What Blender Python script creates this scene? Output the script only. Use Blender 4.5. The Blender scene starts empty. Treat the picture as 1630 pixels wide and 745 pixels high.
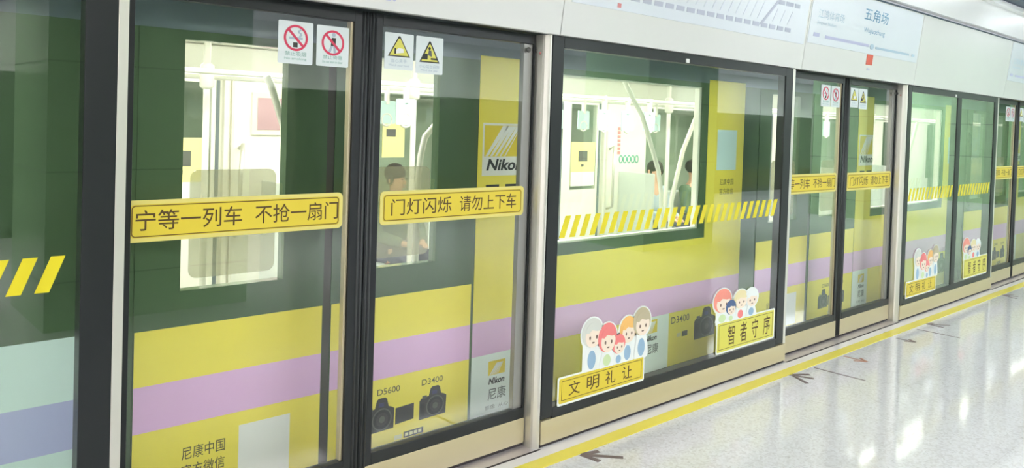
import bpy, bmesh, math, random
from mathutils import Vector, Matrix

# ------------------------------------------------------------------ camera
sc = bpy.context.scene
COL = sc.collection
CAM_D, CAM_H = 2.8963, 1.6881
F_PX, YAW, PITCH, ROLL, PP_Y = 1266.12, 0.74105, 0.022958, 0.032140, 225.46
fw = Vector((math.sin(YAW) * math.cos(PITCH), math.cos(YAW) * math.cos(PITCH), -math.sin(PITCH)))
r0 = Vector((math.cos(YAW), -math.sin(YAW), 0))
u0 = r0.cross(fw)
rr = r0 * math.cos(ROLL) + u0 * math.sin(ROLL)
uu = -r0 * math.sin(ROLL) + u0 * math.cos(ROLL)
cam = bpy.data.cameras.new('camera')
cam_o = bpy.data.objects.new('camera', cam)
COL.objects.link(cam_o)
M = Matrix.Identity(4)
for i in range(3):
    M[i][0], M[i][1], M[i][2] = rr[i], uu[i], -fw[i]
M[0][3], M[1][3], M[2][3] = 0.0, -CAM_D, CAM_H
cam_o.matrix_world = M
cam.sensor_fit = 'HORIZONTAL'
cam.sensor_width = 36.0
cam.lens = F_PX * 36.0 / 1630.0
cam.shift_y = (PP_Y - 372.5) / 1630.0
cam.clip_start, cam.clip_end = 0.05, 200
sc.camera = cam_o

# ------------------------------------------------------------------ world, exposure, light levels
w = bpy.data.worlds.new('world')
sc.world = w
w.use_nodes = True
w.node_tree.nodes['Background'].inputs[0].default_value = (0.9, 0.95, 1.0, 1)
w.node_tree.nodes['Background'].inputs[1].default_value = 0.5
sc.view_settings.view_transform = 'Standard'
sc.view_settings.look = 'None'
sc.view_settings.gamma = 1.0
sc.view_settings.use_curve_mapping = False
sc.view_settings.exposure = 0.22
sc.cycles.max_bounces = 14
sc.cycles.diffuse_bounces = 5
sc.cycles.glossy_bounces = 5
sc.cycles.transmission_bounces = 10
sc.cycles.transparent_max_bounces = 32
STRIP_LIGHT = 16.5          # long ceiling light panels over the platform
DOWN_LIGHT = 30.0          # small round downlights
CAR_LIGHT = 14.0            # light strips in the train's ceiling
COOL = (0.88, 0.95, 1.0)        # lamps further down the platform
NEUTRAL = (1.0, 0.985, 0.965)     # lamps around the camera
WARM = (1.0, 0.985, 0.93)

# ------------------------------------------------------------------ materials (all procedural)
MATS = {}


def srgb(r, g, b):
    def f(c):
        c = c / 255.0
        return c / 12.92 if c <= 0.04045 else ((c + 0.055) / 1.055) ** 2.4
    return (f(r), f(g), f(b), 1.0)


def mat(name, col, rough=0.5, metal=0.0, vary=0.04, scale=6.0, bump=0.0, spec=0.5, stretch=None):
    """a surface with a little procedural variation of its own colour"""
    if name in MATS:
        return MATS[name]
    m = bpy.data.materials.new(name)
    m.use_nodes = True
    n, l = m.node_tree.nodes, m.node_tree.links
    p = n['Principled BSDF']
    p.inputs['Roughness'].default_value = rough
    p.inputs['Metallic'].default_value = metal
    p.inputs['Specular IOR Level'].default_value = spec
    tc = n.new('ShaderNodeTexCoord')
    mp = n.new('ShaderNodeMapping')
    mp.inputs['Scale'].default_value = stretch or (1, 1, 1)
    nz = n.new('ShaderNodeTexNoise')
    nz.inputs['Scale'].default_value = scale
    nz.inputs['Detail'].default_value = 4
    rp = n.new('ShaderNodeMapRange')
    rp.inputs['To Min'].default_value = 1 - vary
    rp.inputs['To Max'].default_value = 1 + vary
    mx = n.new('ShaderNodeVectorMath')
    mx.operation = 'SCALE'
    mx.inputs[0].default_value = col[:3]
    l.new(tc.outputs['Object'], mp.inputs[0])
    l.new(mp.outputs[0], nz.inputs['Vector'])
    l.new(nz.outputs['Fac'], rp.inputs['Value'])
    l.new(rp.outputs[0], mx.inputs['Scale'])
    l.new(mx.outputs[0], p.inputs['Base Color'])
    if bump:
        b = n.new('ShaderNodeBump')
        b.inputs['Strength'].default_value = bump
        b.inputs['Distance'].default_value = 0.002
        l.new(nz.outputs['Fac'], b.inputs['Height'])
        l.new(b.outputs[0], p.inputs['Normal'])
    MATS[name] = m
    return m


def emit(name, col, strength):
    m = bpy.data.materials.new(name)
    m.use_nodes = True
    n, l = m.node_tree.nodes, m.node_tree.links
    n.remove(n['Principled BSDF'])
    e = n.new('ShaderNodeEmission')
    e.inputs[0].default_value = (*col[:3], 1)
    e.inputs[1].default_value = strength
    l.new(e.outputs[0], n['Material Output'].inputs[0])
    MATS[name] = m
    return m


def glass(name, tint, refl=1.7, rough=0.0, veil=0.0, veil_col=(0.6, 0.6, 0.55)):
    """clear architectural glass: Fresnel reflection on the outer faces, tinted straight transmission"""
    m = bpy.data.materials.new(name)
    m.use_nodes = True
    n, l = m.node_tree.nodes, m.node_tree.links
    n.remove(n['Principled BSDF'])
    t = n.new('ShaderNodeBsdfTransparent')
    t.inputs[0].default_value = (*tint, 1)
    base = t.outputs[0]
    if veil:
        d = n.new('ShaderNodeBsdfDiffuse')
        d.inputs[0].default_value = (*veil_col, 1)
        mv = n.new('ShaderNodeMixShader')
        mv.inputs[0].default_value = veil
        l.new(base, mv.inputs[1])
        l.new(d.outputs[0], mv.inputs[2])
        base = mv.outputs[0]
    g = n.new('ShaderNodeBsdfGlossy')
    g.inputs['Roughness'].default_value = rough
    g.inputs[0].default_value = (1, 1, 1, 1)
    fr = n.new('ShaderNodeFresnel')
    fr.inputs[0].default_value = 1.5
    geo = n.new('ShaderNodeNewGeometry')
    inv = n.new('ShaderNodeMath')
    inv.operation = 'SUBTRACT'
    inv.inputs[0].default_value = 1.0
    l.new(geo.outputs['Backfacing'], inv.inputs[1])
    m1 = n.new('ShaderNodeMath')
    m1.operation = 'MULTIPLY'
    m1.inputs[1].default_value = refl
    l.new(fr.outputs[0], m1.inputs[0])
    m2 = n.new('ShaderNodeMath')
    m2.operation = 'MULTIPLY'
    m2.use_clamp = True
    l.new(m1.outputs[0], m2.inputs[0])
    l.new(inv.outputs[0], m2.inputs[1])
    mx = n.new('ShaderNodeMixShader')
    l.new(m2.outputs[0], mx.inputs[0])
    l.new(base, mx.inputs[1])
    l.new(g.outputs[0], mx.inputs[2])
    l.new(mx.outputs[0], n['Material Output'].inputs[0])
    MATS[name] = m
    return m


def terrazzo(name):
    m = bpy.data.materials.new(name)
    m.use_nodes = True
    n, l = m.node_tree.nodes, m.node_tree.links
    p = n['Principled BSDF']
    tc = n.new('ShaderNodeTexCoord')
    vo = n.new('ShaderNodeTexVoronoi')
    vo.inputs['Scale'].default_value = 90
    cr = n.new('ShaderNodeValToRGB')
    cr.color_ramp.elements[0].position = 0.0
    cr.color_ramp.elements[0].color = srgb(204, 202, 205)
    cr.color_ramp.elements[1].position = 0.5
    cr.color_ramp.elements[1].color = srgb(218, 217, 220)
    e = cr.color_ramp.elements.new(0.97)
    e.color = srgb(222, 222, 226)
    e = cr.color_ramp.elements.new(1.0)
    e.color = srgb(190, 188, 188)
    nz = n.new('ShaderNodeTexNoise')
    nz.inputs['Scale'].default_value = 3.0
    mp = n.new('ShaderNodeMapRange')
    mp.inputs['To Min'].default_value = 0.95
    mp.inputs['To Max'].default_value = 1.03
    mul = n.new('ShaderNodeVectorMath')
    mul.operation = 'SCALE'
    # thin joints of the big floor slabs
    br = n.new('ShaderNodeTexBrick')
    br.offset = 0.0
    br.inputs['Scale'].default_value = 1.0
    br.inputs['Brick Width'].default_value = 0.8
    br.inputs['Row Height'].default_value = 0.8
    br.inputs['Mortar Size'].default_value = 0.0015
    br.inputs['Color1'].default_value = (1, 1, 1, 1)
    br.inputs['Color2'].default_value = (1, 1, 1, 1)
    br.inputs['Mortar'].default_value = (0.9, 0.89, 0.88, 1)
    mul2 = n.new('ShaderNodeVectorMath')
    mul2.operation = 'MULTIPLY'
    l.new(tc.outputs['Object'], vo.inputs['Vector'])
    l.new(tc.outputs['Object'], nz.inputs['Vector'])
    l.new(tc.outputs['Object'], br.inputs['Vector'])
    sep = n.new('ShaderNodeSeparateColor')
    l.new(vo.outputs['Color'], sep.inputs[0])
    l.new(sep.outputs[0], cr.inputs[0])
    l.new(nz.outputs['Fac'], mp.inputs['Value'])
    l.new(cr.outputs[0], mul.inputs[0])
    l.new(mp.outputs[0], mul.inputs['Scale'])
    l.new(mul.outputs[0], mul2.inputs[0])
    l.new(br.outputs['Color'], mul2.inputs[1])
    l.new(mul2.outputs[0], p.inputs['Base Color'])
    p.inputs['Roughness'].default_value = 0.075
    p.inputs['Specular IOR Level'].default_value = 0.4
    MATS[name] = m
    return m


terrazzo('terrazzo')
mat('fascia_white', srgb(226, 226, 223), 0.22, vary=0.01)
mat('plate_white', srgb(226, 231, 238), 0.2, vary=0.01)
mat('ceiling_white', srgb(235, 236, 236), 0.6, vary=0.01)
mat('wall_white', srgb(238, 238, 236), 0.3, vary=0.01)
mat('black_frame', srgb(36, 39, 41), 0.35, vary=0.08, spec=0.35)
mat('black_rubber', srgb(60, 63, 64), 0.45, vary=0.06)
mat('steel', srgb(224, 221, 212), 0.36, metal=0.7, vary=0.05, scale=3, stretch=(1, 1, 0.1))
mat('stile_grey', srgb(158, 158, 154), 0.35, metal=0.6, vary=0.05)
mat('kick_steel', srgb(206, 194, 162), 0.4, metal=0.5, vary=0.07, scale=2.5, stretch=(0.6, 1, 2))
mat('sill_steel', srgb(196, 188, 192), 0.35, metal=0.5, vary=0.04)
mat('dark_gap', srgb(52, 45, 48), 0.7)
mat('sign_white', srgb(222, 230, 230), 0.35, vary=0.01)
mat('sign_red', srgb(215, 55, 90), 0.4, vary=0.02)
mat('sign_green', srgb(110, 165, 150), 0.5)
mat('sign_grey', srgb(110, 118, 125), 0.5)
mat('sign_pale', srgb(172, 186, 200), 0.5)
mat('sign_black', srgb(50, 50, 45), 0.5)
mat('sign_yellow', srgb(222, 215, 95), 0.4, vary=0.02)
mat('banner_yellow', srgb(226, 203, 62), 0.4, vary=0.02)
mat('banner_edge', srgb(226, 212, 120), 0.4, vary=0.02)
mat('banner_line', srgb(120, 95, 25), 0.5)
mat('letter_brown', srgb(84, 62, 22), 0.5)
mat('line_yellow', srgb(236, 220, 78), 0.3, vary=0.05, scale=12)
mat('mark_brown', srgb(112, 96, 100), 0.4, vary=0.08)
mat('mark_orange', srgb(170, 120, 100), 0.4, vary=0.08)
mat('edge_white', srgb(228, 224, 226), 0.25, vary=0.02)
mat('stripe_yellow', srgb(228, 212, 30), 0.4, vary=0.03)
mat('train_dark', srgb(76, 98, 72), 0.12, vary=0.06)  # black body; the green of its reflections is mixed into the base colour
mat('train_slate', srgb(104, 118, 128), 0.25, vary=0.05)
mat('train_rubber', srgb(52, 50, 40), 0.5)
mat('wrap_yellow', srgb(243, 226, 88), 0.3, vary=0.03)
mat('wrap_purple', srgb(228, 184, 228), 0.3, vary=0.03)
mat('wrap_white', srgb(232, 242, 240), 0.3, vary=0.02)
mat('wrap_cyan', srgb(216, 236, 234), 0.3, vary=0.02)
mat('wrap_lavender', srgb(184, 186, 230), 0.3, vary=0.03)
mat('print_dark', srgb(58, 58, 58), 0.4, vary=0.1)
mat('print_darker', srgb(34, 34, 38), 0.4, vary=0.1)
mat('print_mid', srgb(98, 98, 94), 0.4, vary=0.1)
mat('print_blue', srgb(64, 66, 110), 0.4)
mat('print_text', srgb(88, 84, 50), 0.5)
mat('print_grey_text', srgb(100, 108, 108), 0.5)
mat('print_pale', srgb(226, 220, 160), 0.5)
mat('print_white', srgb(236, 236, 232), 0.4, vary=0.01)
mat('logo_yellow', srgb(230, 205, 50), 0.4, vary=0.02)
mat('car_lining', srgb(243, 241, 230), 0.45, vary=0.01)
mat('car_floor', srgb(150, 150, 145), 0.5)
mat('car_rail', srgb(240, 238, 228), 0.25, vary=0.01)
mat('car_seat', srgb(214, 220, 214), 0.5)
mat('poster_frame', srgb(232, 228, 214), 0.4)
mat('poster_pink', srgb(196, 160, 166), 0.4, vary=0.05)
mat('poster_yellow', srgb(240, 230, 160), 0.4, vary=0.04)
mat('card_cyan', srgb(206, 232, 232), 0.4, vary=0.03)
mat('ink_red', srgb(214, 140, 140), 0.5)
mat('ink_green', srgb(96, 176, 150), 0.5)
mat('tunnel', srgb(196, 206, 188), 0.7, vary=0.2, scale=2)
mat('marble', srgb(150, 182, 142), 0.12, vary=0.15, scale=5)
mat('marble_joint', srgb(70, 84, 70), 0.5)
mat('slot_blue', srgb(52, 72, 92), 0.4)
mat('text_blue', srgb(120, 165, 195), 0.5)
mat('text_paleblue', srgb(176, 198, 214), 0.5)
mat('text_lavender', srgb(190, 192, 220), 0.5)
mat('map_grey', srgb(186, 190, 206), 0.5)
mat('map_faint', srgb(214, 219, 230), 0.5)
mat('exit_red', srgb(220, 92, 70), 0.4)
mat('skin', srgb(226, 178, 150), 0.5, vary=0.03)
mat('hair_dark', srgb(44, 38, 34), 0.6, vary=0.15)
mat('jacket_green', srgb(96, 118, 92), 0.8, vary=0.1)
mat('jacket_blue', srgb(190, 205, 216), 0.8, vary=0.08)
mat('trouser_dark', srgb(70, 72, 78), 0.8, vary=0.1)
mat('toon_white', srgb(236, 240, 238), 0.4, vary=0.01)
mat('toon_skin', srgb(244, 226, 208), 0.4, vary=0.01)
mat('toon_pink', srgb(240, 130, 130), 0.4, vary=0.03)
mat('toon_salmon', srgb(244, 150, 134), 0.4, vary=0.03)
mat('toon_orange', srgb(244, 190, 110), 0.4, vary=0.03)
mat('toon_brown', srgb(190, 178, 148), 0.4, vary=0.03)
mat('toon_cream', srgb(234, 220, 172), 0.4, vary=0.03)
mat('toon_grey', srgb(212, 214, 206), 0.4, vary=0.03)
mat('toon_navy', srgb(70, 96, 140), 0.4, vary=0.03)
mat('toon_blue', srgb(150, 182, 210), 0.4, vary=0.03)
mat('toon_green', srgb(206, 226, 176), 0.4, vary=0.03)
mat('toon_ink', srgb(120, 96, 84), 0.4)
glass('door_glass', (0.97, 0.985, 0.97))
glass('panel_glass', (0.955, 0.985, 0.955))
glass('car_glass', (0.95, 0.97, 0.95), 1.4)
glass('film_glass', (0.86, 0.86, 0.80), 0.6, veil=0.30, veil_col=(0.62, 0.60, 0.46))
emit('strip_light', NEUTRAL, STRIP_LIGHT)
emit('strip_light_cool', COOL, STRIP_LIGHT * 1.1)
emit('down_light', COOL, DOWN_LIGHT)
emit('car_light', WARM, CAR_LIGHT)


# ------------------------------------------------------------------ mesh helpers
class MB:
    def __init__(self):
        self.v, self.f, self.m = [], [], []
        self.smooth = False

    def add(self, vs, fs, mi=0):
        b = len(self.v)
        self.v += [tuple(p) for p in vs]
        self.f += [tuple(b + i for i in f) for f in fs]
        self.m += [mi] * len(fs)
        return self

    def box(self, x0, x1, y0, y1, z0, z1, mi=0):
        vs = [(x, y, z) for z in (z0, z1) for y in (y0, y1) for x in (x0, x1)]
        return self.add(vs, [(0, 2, 3, 1), (4, 5, 7, 6), (0, 1, 5, 4), (2, 6, 7, 3), (0, 4, 6, 2), (1, 3, 7, 5)], mi)

    def plate(self, poly, y0, y1, mi=0, yf=None):
        """a polygon in x,z (counter-clockwise seen from the platform), front at y0, back at y1"""
        n = len(poly)
        if yf:
            a = [(x, yf(z) + y0, z) for x, z in poly]
            b = [(x, yf(z) + y1, z) for x, z in poly]
        else:
            a = [(x, y0, z) for x, z in poly]
            b = [(x, y1, z) for x, z in poly]
        fs = [tuple(range(n)), tuple(range(2 * n - 1, n - 1, -1))]
        fs += [(i, n + i, n + (i + 1) % n, (i + 1) % n) for i in range(n)]
        return self.add(a + b, fs, mi)

    def ring(self, outer, inner, y0, y1, mi=0):
        n = len(outer)
        vs = [(x, y, z) for y in (y0, y1) for loop in (outer, inner) for x, z in loop]
        fs = []
        for i in range(n):
            j = (i + 1) % n
            fs += [(i, j, n + j, n + i), (2 * n + j, 2 * n + i, 3 * n + i, 3 * n + j),
                   (i, 2 * n + i, 2 * n + j, j), (n + j, 3 * n + j, 3 * n + i, n + i)]
        return self.add(vs, fs, mi)

    def prism(self, foot, z0, z1, mi=0):
        n = len(foot)
        vs = [(x, y, z0) for x, y in foot] + [(x, y, z1) for x, y in foot]
        fs = [tuple(range(n - 1, -1, -1)), tuple(range(n, 2 * n))]
        fs += [(i, (i + 1) % n, n + (i + 1) % n, n + i) for i in range(n)]
        return self.add(vs, fs, mi)

    def tube(self, pts, r, n=10, mi=0, cap=True):
        pts = [Vector(p) for p in pts]
        rs = r if isinstance(r, (list, tuple)) else [r] * len(pts)
        rings, prev = [], None
        for i, p in enumerate(pts):
            d = (pts[min(i + 1, len(pts) - 1)] - pts[max(i - 1, 0)]).normalized()
            if prev is None:
                a = d.orthogonal().normalized()
            else:
                a = (prev - d * prev.dot(d)).normalized()
            prev = a
            b = d.cross(a)
            rings.append([p + (a * math.cos(t) + b * math.sin(t)) * rs[i] for t in [2 * math.pi * k / n for k in range(n)]])
        vs = [q for rg in rings for q in rg]
        fs = []
        for i in range(len(pts) - 1):
            for k in range(n):
                k2 = (k + 1) % n
                fs.append((i * n + k, i * n + k2, (i + 1) * n + k2, (i + 1) * n + k))
        if cap:
            fs += [tuple(range(n - 1, -1, -1)), tuple((len(pts) - 1) * n + k for k in range(n))]
        self.smooth = True
        return self.add(vs, fs, mi)

    def ball(self, c, rx, ry, rz, nu=16, nv=10, mi=0):
        vs, fs = [(c[0], c[1], c[2] - rz)], []
        for i in range(1, nv):
            t = -math.pi / 2 + math.pi * i / nv
            for k in range(nu):
                p = 2 * math.pi * k / nu
                vs.append((c[0] + rx * math.cos(t) * math.cos(p), c[1] + ry * math.cos(t) * math.sin(p), c[2] + rz * math.sin(t)))
        vs.append((c[0], c[1], c[2] + rz))
        for k in range(nu):
            fs.append((0, 1 + (k + 1) % nu, 1 + k))
        for i in range(nv - 2):
            for k in range(nu):
                a, b = 1 + i * nu + k, 1 + i * nu + (k + 1) % nu
                fs.append((a, b, b + nu, a + nu))
        L = len(vs) - 1
        for k in range(nu):
            fs.append((L, 1 + (nv - 2) * nu + k, 1 + (nv - 2) * nu + (k + 1) % nu))
        self.smooth = True
        return self.add(vs, fs, mi)

    def wall(self, x0, x1, z0, z1, y0, y1, holes, mi=0):
        """a slab with rectangular holes (hx0, hx1, hz0, hz1)"""
        xs = sorted({x0, x1, *[h[0] for h in holes], *[h[1] for h in holes]})
        zs = sorted({z0, z1, *[h[2] for h in holes], *[h[3] for h in holes]})
        xs = [x for x in xs if x0 <= x <= x1]
        zs = [z for z in zs if z0 <= z <= z1]

        def solid(i, k):
            if i < 0 or k < 0 or i >= len(xs) - 1 or k >= len(zs) - 1:
                return False
            cx, cz = (xs[i] + xs[i + 1]) / 2, (zs[k] + zs[k + 1]) / 2
            return not any(h[0] < cx < h[1] and h[2] < cz < h[3] for h in holes)
        for i in range(len(xs) - 1):
            for k in range(len(zs) - 1):
                if not solid(i, k):
                    continue
                a, b, c, d = xs[i], xs[i + 1], zs[k], zs[k + 1]
                self.add([(a, y0, c), (b, y0, c), (b, y0, d), (a, y0, d)], [(0, 1, 2, 3)], mi)
                self.add([(a, y1, c), (b, y1, c), (b, y1, d), (a, y1, d)], [(3, 2, 1, 0)], mi)
                if not solid(i - 1, k):
                    self.add([(a, y0, c), (a, y1, c), (a, y1, d), (a, y0, d)], [(3, 2, 1, 0)], mi)
                if not solid(i + 1, k):
                    self.add([(b, y0, c), (b, y1, c), (b, y1, d), (b, y0, d)], [(0, 1, 2, 3)], mi)
                if not solid(i, k - 1):
                    self.add([(a, y0, c), (b, y0, c), (b, y1, c), (a, y1, c)], [(3, 2, 1, 0)], mi)
                if not solid(i, k + 1):
                    self.add([(a, y0, d), (b, y0, d), (b, y1, d), (a, y1, d)], [(0, 1, 2, 3)], mi)
        return self

    def build(self, name, mats, parent=None, label=None, bevel=0.0, weld=False):
        me = bpy.data.meshes.new(name)
        off = base_of(parent)
        me.from_pydata([(x - off[0], y - off[1], z - off[2]) for x, y, z in self.v], [], self.f)
        for k in (mats if isinstance(mats, (list, tuple)) else [mats]):
            me.materials.append(MATS[k])
        for p, mi in zip(me.polygons, self.m):
            p.material_index = mi
            p.use_smooth = self.smooth
        if weld:
            bm = bmesh.new()
            bm.from_mesh(me)
            bmesh.ops.remove_doubles(bm, verts=bm.verts, dist=1e-5)
            bm.to_mesh(me)
            bm.free()
        me.update()
        o = bpy.data.objects.new(name, me)
        COL.objects.link(o)
        if parent is not None:
            o.parent = parent
        if label:
            o['label'] = label
        if bevel:
            b = o.modifiers.new('bevel', 'BEVEL')
            b.width = bevel
            b.segments = 2
            b.limit_method = 'ANGLE'
        return o


def base_of(o):
    x = y = z = 0.0
    while o is not None:
        x, y, z = x + o.location.x, y + o.location.y, z + o.location.z
        o = o.parent
    return (x, y, z)


def tag(o, label, cat, group=None, kind=None):
    o['label'] = label
    o['category'] = cat
    if group:
        o['group'] = group
    if kind:
        o['kind'] = kind
    return o


def thing(name, label, cat, loc=(0, 0, 0), group=None, kind=None):
    o = bpy.data.objects.new(name, None)
    o.empty_display_size = 0.1
    COL.objects.link(o)
    o.location = loc
    return tag(o, label, cat, group, kind)


def structure(o):
    o['kind'] = 'structure'
    return o


def copy_tree(o, parent=None):
    c = o.copy()
    COL.objects.link(c)
    c.parent = parent
    for ch in list(o.children):
        copy_tree(ch, c)
    return c


def rrect(x0, x1, z0, z1, r, n=5):
    out = []
    for cx, cz, a in ((x1 - r, z0 + r, -90), (x1 - r, z1 - r, 0), (x0 + r, z1 - r, 90), (x0 + r, z0 + r, 180)):
        for k in range(n + 1):
            t = math.radians(a + 90 * k / n)
            out.append((cx + r * math.cos(t), cz + r * math.sin(t)))
    return out


def ell(cx, cz, rx, rz=None, n=28):
    rz = rx if rz is None else rz
    return [(cx + rx * math.cos(2 * math.pi * k / n), cz + rz * math.sin(2 * math.pi * k / n)) for k in range(n)]


def rect(x0, x1, z0, z1):
    return [(x0, z0), (x1, z0), (x1, z1), (x0, z1)]


def glyphs(mb, body, x0, x1, z0, z1, y, mi=0, bold=0.0, slant=0.0, yf=None):
    """writes body into the box x0..x1, z0..z1 on the plane y facing the platform"""
    cu = bpy.data.curves.new('lettering', 'FONT')
    cu.body = body
    cu.offset = bold
    cu.resolution_u = 3
    tmp = bpy.data.objects.new('lettering', cu)
    COL.objects.link(tmp)
    dg = bpy.context.evaluated_depsgraph_get()
    dg.update()
    me = bpy.data.meshes.new_from_object(tmp.evaluated_get(dg))
    us = [v.co.x + slant * v.co.y for v in me.vertices]
    vs = [v.co.y for v in me.vertices]
    if us:
        ua, ub, va, vb = min(us), max(us), min(vs), max(vs)
        sx, sz = (x1 - x0) / (ub - ua), (z1 - z0) / max(vb - va, 1e-6)
        pts = []
        for a, b in zip(us, vs):
            z = z0 + (b - va) * sz
            pts.append((x0 + (a - ua) * sx, (yf(z) if yf else 0) + y, z))
        fs = []
        for p in me.polygons:
            t = list(p.vertices)
            c = [pts[i] for i in t]
            area = sum(c[i][0] * c[(i + 1) % len(c)][2] - c[(i + 1) % len(c)][0] * c[i][2] for i in range(len(c)))
            fs.append(tuple(t if area > 0 else t[::-1]))
        mb.add(pts, fs, mi)
    bpy.data.objects.remove(tmp)
    bpy.data.curves.remove(cu)
    bpy.data.meshes.remove(me)
    return mb


# ------------------------------------------------------------------ setting
PERIOD, OPEN_L, OPEN_R = 4.56, 0.864, 2.902      # door pitch; first opening from .864 to 2.902
XA, XB = -10.0, 26.0                               # extent of the platform that is built
YB = -9.0                                         # far side of the island platform
CEIL = 3.2

structure(MB().box(XA, XB, YB, 0.24, -0.25, 0.0).build('floor', 'terrazzo'))
structure(MB().box(XA, XB, YB, -0.30, CEIL, CEIL + 0.1).build('ceiling', 'ceiling_white'))
structure(MB().box(XA, XB, -0.16, -0.10, 2.80, 3.10).box(XA, XB, -0.22, -0.16, 3.06, 3.10).build('wall_upper', 'wall_white'))
structure(MB().box(XA, XB, -0.33, -0.20, 3.12, 3.24).build('trim_1', 'slot_blue'))
wo = MB()
wo.box(XA, XB, YB - 0.1, YB, 2.15, CEIL, 0)
wo.box(XA, XB, YB - 0.1, YB, 0.0, 2.15, 1)
structure(wo.build('wall_opposite', ['fascia_white', 'black_frame']))
structure(MB().box(XB, XB + 0.1, YB, 5.0, 0, CEIL).build('wall_end', 'marble'))
structure(MB().box(XA - 0.1, XA, YB, 5.0, 0, CEIL).build('wall_start', 'wall_white'))
structure(MB().box(XA, XB, 3.95, 4.05, -1.2, 4.0).build('wall_tunnel', 'tunnel'))
structure(MB().box(XA, XB, 0.24, 4.05, -1.3, -1.2).build('floor_track', 'tunnel'))
structure(MB().box(XA, XB, -0.092, -0.012, 0.0, 0.003).build('trim_2', 'edge_white'))
# marble column on the platform behind the camera: it shows as a reflection in the glass
for cx in (1.44, 8.6, 15.8, 23.0):
    pc = MB().box(cx, cx + 1.66, -4.95, -3.8, 0, CEIL, 0)
    for z in (0.37, 1.21, 2.05, 2.89):
        pc.box(cx - 0.004, cx + 1.664, -4.954, -3.796, z - 0.006, z + 0.006, 1)
    structure(pc.build('column', ['marble', 'marble_joint']))

tag(MB().box(XA, XB, -0.178, -0.092, 0.0, 0.004).build('yellow_line', 'line_yellow'),
    'long yellow safety line painted along the platform edge', 'floor line')

# ceiling lights over the platform
for i in range(9):
    x = XA + 0.2 + i * 4.0
    for y in (-5.35, -6.95):
        t = thing('ceiling_light', 'long white ceiling light panel', 'ceiling light', (x, y, CEIL), 'ceiling light panels')
        MB().box(x, x + 3.6, y - 0.30, y + 0.30, CEIL - 0.02, CEIL).build('diffuser', 'strip_light' if x < 4.0 else 'strip_light_cool', t)
        m = MB()
        for fx0, fx1, fy0, fy1 in ((x - 0.03, x, y - 0.33, y + 0.33), (x + 3.6, x + 3.63, y - 0.33, y + 0.33), (x, x + 3.6, y - 0.33, y - 0.30), (x, x + 3.6, y + 0.30, y + 0.33)):
            m.box(fx0, fx1, fy0, fy1, CEIL - 0.03, CEIL)
        m.build('light_frame', 'steel', t)
for i in range(7):
    for x, y in ((0.2 + i * 3.28, -2.9), (2.3 + i * 3.28, -2.25)):
        t = thing('downlight', 'small round ceiling downlight', 'ceiling light', (x, y, CEIL), 'ceiling downlights')
        m = MB()
        m.prism([(x + 0.08 * math.cos(k * math.pi / 10), y + 0.08 * math.sin(k * math.pi / 10)) for k in range(20)], CEIL - 0.008, CEIL)
        m.build('lens', 'down_light', t)

for i in range(7):      # wall washers: their scallops show on the wall above the fascia
    x = 2.6 + i * 2.2
    t = thing('wall_washer', 'small round wall-washing ceiling lamp', 'ceiling light', (x, -0.62, CEIL), 'wall washers')
    m = MB()
    m.prism([(x + 0.06 * math.cos(k * math.pi / 10), -0.62 + 0.06 * math.sin(k * math.pi / 10)) for k in range(20)], CEIL - 0.03, CEIL)
    m.build('lens', 'down_light', t)

# ------------------------------------------------------------------ fascia over the doors
def fy(z):
    return -0.03 - 0.117 * (z - 2.15)


def strip_quad(mb, x0, z0, x1, z1, h, mi, e):
    """a band of height h from x0,z0 to x1,z1 on the fascia"""
    mb.plate([(x0, z0 - h / 2), (x1, z1 - h / 2), (x1, z1 + h / 2), (x0, z0 + h / 2)], -e, 0.0, mi, fy)


FZ0, FZ1 = 2.150, 2.775
seams = [-6.0, -4.14, -1.63, 0.38 + 0.0, 2.937, 5.452, 7.497, 10.012, 12.057, 14.57]
seams = [-1.623, 0.892, 2.937, 5.452, 7.497, 10.012, 12.057, 14.572]
f_labels = ['white fascia panel at the frame edge over the hazard-striped glass',
            'white fascia panel over the first sliding door pair',
            'white fascia panel with the long grey route map',
            'white fascia panel with the blue station name and red square',
            'plain white fascia panel just past the station name panel',
            'far white fascia panel over the last doors with a second station name plate',
            'farthest white fascia panel over the end of the doors']
fascia = []
for i in range(7):
    x0, x1 = seams[i] + 0.003, seams[i + 1] - 0.003
    t = thing('fascia_panel', f_labels[i], 'fascia panel', (x0, 0, FZ0))
    m = MB()
    m.plate(rect(x0, x1, FZ0, FZ1), 0.0, 0.04, 0, fy)
    m.build('face_plate', 'fascia_white', t, bevel=0.003)
    MB().box(x0, x1, 0.012, 0.26, FZ0 + 0.012, FZ0 + 0.03).box(x0, x1, 0.2, 0.26, FZ0 + 0.03, FZ1).build('soffit', 'black_frame', t)
    MB().plate(rect(x0, x1, FZ1, FZ1 + 0.012), -0.002, 0.04, 0, fy).build('top_edge', 'slot_blue', t)
    fascia.append(t)


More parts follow.
